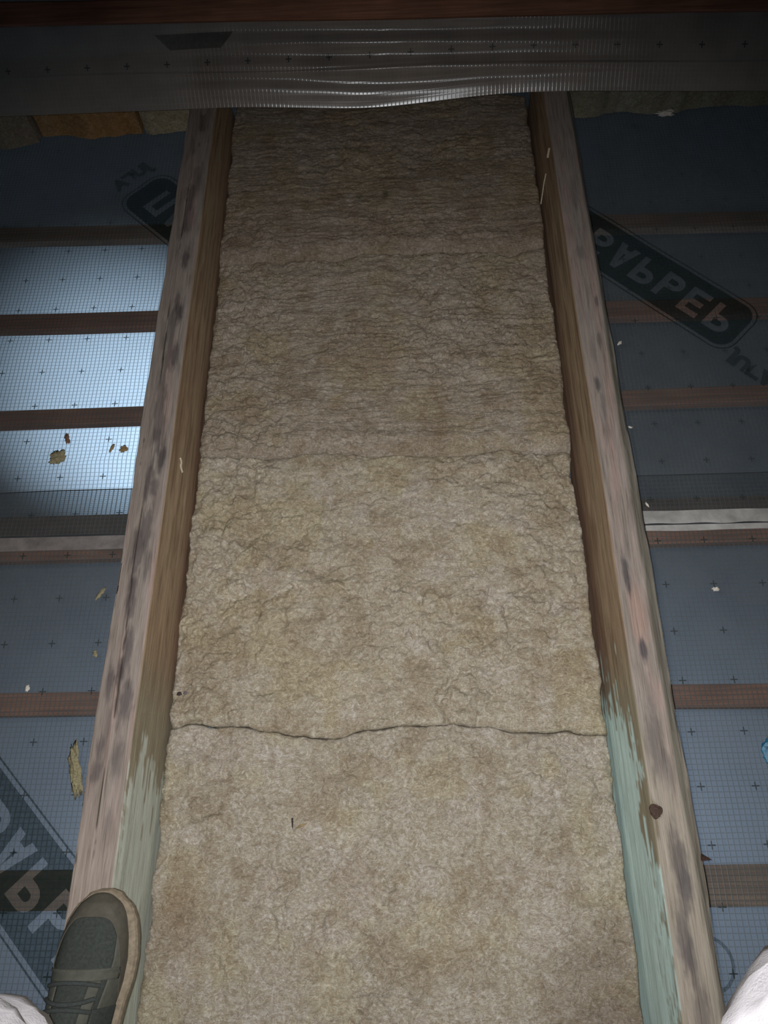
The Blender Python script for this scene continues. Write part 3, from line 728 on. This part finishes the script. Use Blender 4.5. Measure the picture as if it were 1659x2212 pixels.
# insulation lying beyond the joist bays, showing below the sloping film
def side_wool(x0, x1, y0, y1, z0, zt, seed, tone, label, cat='insulation'):
    o = wool_batt(y0, y1, seed, 0.8, 0.2, tone, '', zt=zt, xl=x0, xr=x1, thick=zt - z0, step=0.004, whit=0.1, name='wool_strip')
    return tag(o, label, cat)
side_wool(-1.035, -0.724, 2.045, 2.25, -0.252, -0.135, 500, (0.52, 0.31, 0.145), 'orange insulation strip below the sloping film on the left')
side_wool(-1.55, -1.038, 2.022, 2.25, -0.252, -0.135, 520, (0.36, 0.31, 0.24), 'greyish yellow insulation strip at the left picture edge below the sloping film')
side_wool(-0.720, -0.545, 2.050, 2.25, -0.252, -0.130, 540, (0.45, 0.39, 0.27), 'small pale yellow insulation tuft between orange strip and left joist')
side_wool(0.52, 1.65, 2.045, 2.33, -0.252, -0.150, 560, (0.26, 0.25, 0.19), 'long dull grey insulation strip below the sloping film on the right')

# ------------------------------------------------------------------ debris
def flake(name, x, y, rx, ry, rot, mat, label, cat, z=None, seed=0, th=0.0035, grp=None, rough=0.55):
    bm = bmesh.new(); bmesh.ops.create_icosphere(bm, subdivisions=4, radius=1)
    for v in bm.verts:
        n = mnoise.noise(v.co * 1.6 + Vector((seed * 3.3, 0, 1))) * 0.7 + mnoise.noise(v.co * 4.5 + Vector((seed, 5, 1))) * rough
        c = v.co * (1 + n)
        v.co = Vector((c.x * rx, c.y * ry, c.z * th + th * 0.9 + 0.35 * th * c.x * c.y))
    o = bm_obj(name, bm, mat, None, True)
    o.location = (x, y, (float(film_z(x, y)) + 0.0035) if z is None else z); o.rotation_euler = (0, 0, math.radians(rot))
    return tag(o, label, cat, grp)
BARK = plain('brown_flake', (0.17, 0.10, 0.065), 0.8, 0.3, 200)
YW = plain('yellow_wool_tuft', (0.26, 0.235, 0.145), 1.0, 0.35, 300, 0.002, 0.05)
TAN = plain('tan_crumb', (0.25, 0.18, 0.09), 0.9, 0.3, 250)
CHIP = plain('white_chip', (0.60, 0.58, 0.52), 0.8, 0.15, 100)
DARK = plain('dark_speck', (0.03, 0.022, 0.022), 0.7, 0.3, 300)
BLUE = plain('blue_plastic', (0.015, 0.13, 0.24), 0.25, 0.3, 120, 0.002, 0.6)
flake('bark_flake', -0.772, 0.973, .0048, .0125, 18, BARK, 'slim reddish brown flake above the wool tuft on the bright left film', 'flake', seed=1, th=.002)
flake('wool_tuft', -0.785, 0.922, .017, .016, -38, YW, 'curved yellowish wool tuft, largest debris on the bright left film', 'wool tuft', seed=2, th=.004)
flake('wool_shred', -0.657, 0.943, .0035, .011, -20, TAN, 'thin tan wool shred between tuft and round crumb on the left film', 'wool shred', seed=3, th=.0015)
flake('round_crumb', -0.627, 0.937, .0085, .0075, 10, TAN, 'round brown crumb on the bright left film beside the joist', 'crumb', seed=4, th=.003)
flake('wool_shred', -0.629, 0.573, .004, .013, -35, YW, 'small pale wool shred on the left film just below the taped seam', 'wool shred', seed=5, th=.002)
flake('wool_shred', -0.620, 0.438, .004, .007, 15, YW, 'tiny pale wool shred on the left film above the reddish batten', 'wool shred', seed=6, th=.002)
flake('wool_shred', -0.752, 0.367, .004, .006, 0, CHIP, 'tiny whitish crumb at the upper edge of the reddish batten on the left', 'wool shred', seed=7, th=.002)
flake('wool_tuft', -0.622, 0.205, .010, .050, 14, YW, 'long ragged yellow wool tuft along the left joist above the printed banner', 'wool tuft', seed=8, th=.006)
flake('wool_shred', -0.592, 0.137, .004, .016, 12, YW, 'thin pale wool shred against the left joist below the long yellow tuft', 'wool shred', seed=9, th=.003)
flake('white_chip', 0.590, 1.206, .0055, .003, 40, CHIP, 'white chip on the right film below the printed banner', 'chip', seed=10, th=.002)
flake('white_chip', 0.580, 0.960, .0045, .002, -20, CHIP, 'small white chip close to the right joist, between printed banner and taped seam', 'chip', seed=11, th=.0015)
flake('white_chip', 0.588, 0.756, .002, .006, 30, CHIP, 'white sliver right above the whitish tape on the right', 'chip', seed=12, th=.0015)
flake('white_chip', 0.701, 0.553, .007, .0045, -10, CHIP, 'pale chip on the right film below the whitish tape', 'chip', seed=13, th=.0015)
flake('blue_plastic_scrap', 0.752, 0.226, .026, .024, 35, BLUE, 'shiny blue plastic scrap at the right picture edge', 'plastic scrap', seed=14, th=.006, rough=0.2)
flake('white_chip', 0.83, 2.012, .022, .010, 5, CHIP, 'bluish white scrap hanging from the grey insulation strip on the right', 'chip', z=-0.235, seed=15, th=.006)
ZW = -0.170
flake('dark_crumb', -0.405, 0.332, .0040, .0034, 0, DARK, 'larger dark crumb on the middle batt near the left joist', 'crumb', z=ZW, seed=16, th=.002)
flake('dark_crumb', -0.393, 0.333, .0032, .0026, 0, plain('purple_speck', (0.12, 0.10, 0.12), 0.6, 0.3, 300), 'smaller purplish crumb right beside the dark crumb on the middle batt', 'crumb', z=ZW, seed=17, th=.002)
flake('wood_sliver', -0.172, 0.095, .0013, .008, 5, DARK, 'tiny dark upright sliver on the nearest batt', 'sliver', z=ZW + 0.002, seed=18, th=.0015)
flake('wood_sliver', -0.155, 0.090, .0095, .0014, 22, TAN, 'short brown slanted sliver right of the dark upright one on the nearest batt', 'sliver', z=ZW + 0.002, seed=19, th=.0015)
def strand(name, pts, rad, mat, label, cat):
    cu = bpy.data.curves.new(name, 'CURVE'); cu.dimensions = '3D'; cu.bevel_depth = rad; cu.bevel_resolution = 2
    sp = cu.splines.new('NURBS'); sp.points.add(len(pts) - 1); sp.use_endpoint_u = True; sp.order_u = 3
    for i, p in enumerate(pts): sp.points[i].co = (*p, 1)
    o = bpy.data.objects.new(name, cu); C.objects.link(o)
    dg = bpy.context.evaluated_depsgraph_get(); me = bpy.data.meshes.new_from_object(o.evaluated_get(dg))
    bpy.data.objects.remove(o); bpy.data.curves.remove(cu)
    me.materials.clear()
    return tag(link(name, me, mat, None, True), label, cat)
PALE = plain('pale_fibre', (0.38, 0.33, 0.25), 1.0, 0.2, 300)
strand('wool_fibre', [(-.4225, .800, -.06), (-.419, .792, -.064), (-.4225, .784, -.066), (-.418, .772, -.072)], .0022, PALE, 'pale wool fibre stuck to the inner side of the left joist', 'fibre')
strand('wool_fibre', [(.4185, 1.60, -.07), (.414, 1.585, -.085), (.412, 1.57, -.10), (.408, 1.55, -.12)], .0018, PALE, 'thin slanted fibre at the inner side of the right joist, near its far end', 'fibre')
strand('wool_fibre', [(.4225, 1.63, -.02), (.420, 1.622, -.025), (.419, 1.615, -.035)], .003, PALE, 'short pale fibre just above the slanted one on the right joist', 'fibre')

# ------------------------------------------------------------------ person: legs standing astride the bay
SHOE_RUB = plain('olive_grey_rubber', (0.060, 0.056, 0.044), 0.75, 0.15, 90)
SHOE_FAB = plain('dark_green_fabric', (0.032, 0.038, 0.034), 0.95, 0.25, 260, 0.0008)
SHOE_PAN = plain('grey_green_overlay', (0.062, 0.065, 0.054), 0.8, 0.15, 120)
SHOE_SOLE = plain('tan_sole', (0.17, 0.14, 0.10), 0.7, 0.25, 160, 0.0008)
LACE = plain('dark_lace', (0.036, 0.043, 0.041), 0.95, 0.25, 400, 0.001)
CLOTH = plain('pale_lavender_cloth', (0.76, 0.75, 0.80), 0.9, 0.06, 60, 0.001, 0.1)
SKIN = plain('skin', (0.50, 0.32, 0.24), 0.6, 0.08, 40)

def shoe(parent, loc, mirror=1):
    root = empty('shoe', loc); root.parent = parent
    # stations from toe (0) to heel (1); length .30
    L = 0.295
    st = np.array([0, .02, .06, .12, .20, .30, .40, .50, .62, .75, .88, .96, 1.0])
    hr = np.array([.003, .021, .036, .046, .053, .056, .053, .046, .040, .038, .036, .026, .004])   # towards the big toe
    hl = np.array([.003, .024, .038, .048, .053, .056, .056, .053, .046, .040, .036, .026, .004])
    ht = np.array([.022, .034, .044, .050, .056, .064, .076, .088, .098, .098, .095, .085, .06])
    cx = np.array([.006, .006, .005, .003, .001, 0, 0, 0, 0, 0, 0, 0, 0])
    def st_at(v): return (np.interp(v, st, hr), np.interp(v, st, hl), np.interp(v, st, ht), np.interp(v, st, cx))
    def upper(v, a, off=0.0, squeeze=1.0):
        r, l, h, c = st_at(v); h = h + off
        ca, sa = math.cos(a), math.sin(a)
        hw = (r if ca > 0 else l) - 0.006 + off
        ex = 2.6 if v < .35 else 2.2
        x = math.copysign(abs(ca) ** (2 / ex), ca) * hw; z = abs(sa) ** (2 / ex) * (h - .016) + .016
        x -= 0.004 * (z / .05)                                 # leans outward
        return Vector(((c + x) * mirror, -v * L + (off if v < 0.1 else 0), z))
    def shell(name, mat, v0, v1, a0, a1, off, nv=24, na=28, par=root, fv=None, thick=0.0):
        vs = []
        for i in range(nv + 1):
            for j in range(na + 1):
                a = a0 + (a1 - a0) * j / na
                v = (v0(a) + (v1(a) - v0(a)) * i / nv) if fv else v0 + (v1 - v0) * i / nv
                vs.append(upper(v, a, off))
        o = link(name, mesh_from(vs, grid_faces(nv + 1, na + 1)), mat, par, True)
        md = o.modifiers.new('s', 'SOLIDIFY'); md.thickness = 0.0016; md.offset = 0 if off else -1
        return o
    # sole
    vs = []; rows = [(0.0, .001), (.004, .003), (.010, .0045), (.018, .004), (.022, .001)]
    ns = 60; vv = [(1 - math.cos(math.pi * k / ns)) / 2 for k in range(ns + 1)]
    ring = [(1, v) for v in vv] + [(-1, v) for v in vv[::-1][1:-1]]
    for z, o_ in rows:
        for sd, v in ring:
            r, l, h, c = st_at(v); hw = (r + .0025 if sd > 0 else -l)
            rib = 0.0006 * math.sin(v * 260) if 0.006 < z < 0.02 else 0
            x = c + hw + sd * (o_ + rib)
            y = -v * L + (o_ if v < .02 else (-o_ if v > .98 else 0))
            spring = 0.010 * max(0, 1 - v / .22) ** 2
            vs.append((x * mirror, y, z + spring))
    nR = len(ring); fs = grid_faces(len(rows), nR, 0, True).tolist()
    fs.append(list(range(nR))[::-1]); fs.append([(len(rows) - 1) * nR + k for k in range(nR)])
    so = link('sole', mesh_from(vs, fs), SHOE_SOLE, root)
    # upper body
    shell('upper', SHOE_FAB, 0.0, 1.0, math.radians(-4), math.radians(184), 0.0, 60, 40)
    # rubber toe guard: deep at the toe, running back along the sides
    shell('toe_guard', SHOE_RUB, lambda a: 0.0, lambda a: 0.115 + 0.10 * (abs(math.cos(a)) ** 3) + 0.26 * abs(math.cos(a)) ** 8, math.radians(-2), math.radians(182), 0.0016, 22, 44, fv=True)
    shell('vamp_band', SHOE_PAN, 0.335, 0.385, math.radians(18), math.radians(162), 0.0022, 6, 30)
    # side band along the big toe side and eyestays
    shell('side_panel', SHOE_PAN, 0.20, 0.52, math.radians(-2), math.radians(38), 0.0012, 20, 10)
    shell('eyestay', SHOE_PAN, 0.385, 0.66, math.radians(48), math.radians(66), 0.0030, 16, 6)
    shell('eyestay', SHOE_PAN, 0.385, 0.66, math.radians(114), math.radians(134), 0.0030, 16, 6)
    shell('side_stripe', SHOE_FAB, 0.50, 0.62, math.radians(2), math.radians(46), 0.0024, 10, 12)
    shell('tongue', SHOE_FAB, 0.375, 0.70, math.radians(66), math.radians(114), 0.0020, 16, 12)
    for k in range(5):
        v = 0.405 + 0.052 * k
        pts = []
        for j in range(17):
            a = math.radians(50 + 82 * j / 16); p = upper(v + 0.016 * math.sin(j / 16 * math.pi) * (1 if k % 2 else -1), a, 0.0052 + 0.002 * math.sin(j / 16 * math.pi)); pts.append(p)
        cu = bpy.data.curves.new('lace', 'CURVE'); cu.dimensions = '3D'; cu.bevel_depth = 0.0030
        sp = cu.splines.new('POLY'); sp.points.add(len(pts) - 1)
        for i, p in enumerate(pts): sp.points[i].co = (*p, 1)
        oo = bpy.data.objects.new('l', cu); C.objects.link(oo)
        me = bpy.data.meshes.new_from_object(oo.evaluated_get(bpy.context.evaluated_depsgraph_get()))
        bpy.data.objects.remove(oo); bpy.data.curves.remove(cu); me.materials.clear()
        link('lace', me, LACE, root, True)
    return root

def skin_mesh(name, verts, edges, radii, root, mat, parent, sub=2, wrinkle=0.0, scale=14.0):
    me = bpy.data.meshes.new(name); me.from_pydata(verts, edges, []); me.update()
    o = link(name, me, None, None)
    md = o.modifiers.new('skin', 'SKIN'); md.use_smooth_shade = True; md.use_x_symmetry = False
    sv = me.skin_vertices[0].data if me.skin_vertices else None
    if sv is None:
        bpy.context.view_layer.objects.active = o
        o.modifiers.remove(md); md = o.modifiers.new('skin', 'SKIN')
        bpy.ops.mesh.customdata_skin_add() if not me.skin_vertices else None
        sv = me.skin_vertices[0].data
    for i, r in enumerate(radii):
        sv[i].radius = r if isinstance(r, tuple) else (r, r); sv[i].use_root = (i == root)
    o.modifiers.new('sub', 'SUBSURF').levels = sub; o.modifiers['sub'].render_levels = sub
    bpy.context.view_layer.update()
    nm = bpy.data.meshes.new_from_object(o.evaluated_get(bpy.context.evaluated_depsgraph_get()))
    if wrinkle:
        for v in nm.vertices:
            p = Vector(v.co); q = Vector((p.x, p.y, p.z * 2.2)) * scale
            f = mnoise.noise(q) + 0.5 * mnoise.noise(q * 2.1)
            v.co = p + Vector(v.normal) * wrinkle * f
    bpy.data.objects.remove(o)
    nm.polygons.foreach_set('use_smooth', [True] * len(nm.polygons)); nm.materials.clear()
    return link(name, nm, mat, parent)

SX, SY = -0.430, -0.012
ankL = (-0.435, -0.255, 0.10); kneL = (-0.415, -0.175, 0.45); hipL = (-0.13, -0.46, 0.88)
ankR = (0.700, -0.330, 0.10); kneR = (0.455, -0.125, 0.46); hipR = (0.15, -0.46, 0.88)
pel = (0.01, -0.48, 0.93); wai = (0.01, -0.50, 1.08)
person = skin_mesh('person', [pel, hipL, kneL, ankL, (-0.435, -0.265, 0.05), (-0.435, -0.12, 0.035), hipR, kneR, ankR, (0.705, -0.36, 0.05), (0.695, -0.215, 0.035), wai],
                   [(0, 1), (1, 2), (2, 3), (3, 4), (4, 5), (0, 6), (6, 7), (7, 8), (8, 9), (9, 10), (0, 11)],
                   [.10, .085, .052, .036, .034, .026, .085, .052, .036, .034, .026, .12], 0, SKIN, None, 2)
tag(person, 'person astride the bay, dark shoe on left joist, pale trousers at the corners', 'person')
skin_mesh('trousers', [pel, hipL, tuple((np.array(hipL) + kneL) / 2), kneL, tuple((np.array(kneL) * .5 + np.array(ankL) * .5)), (ankL[0], ankL[1], 0.15),
                       hipR, tuple((np.array(hipR) + kneR) / 2), kneR, tuple((np.array(kneR) * .5 + np.array(ankR) * .5)), (ankR[0], ankR[1], 0.15), wai],
          [(0, 1), (1, 2), (2, 3), (3, 4), (4, 5), (0, 6), (6, 7), (7, 8), (8, 9), (9, 10), (0, 11)],
          [.13, .12, .11, .105, .085, .08, .12, .11, .115, .10, .09, .145], 0, CLOTH, person, 3, 0.013, 13.0)
shoe(person, (SX, SY, 0.004), 1)
s2 = shoe(person, (0.700, -0.125, -0.02), -1)
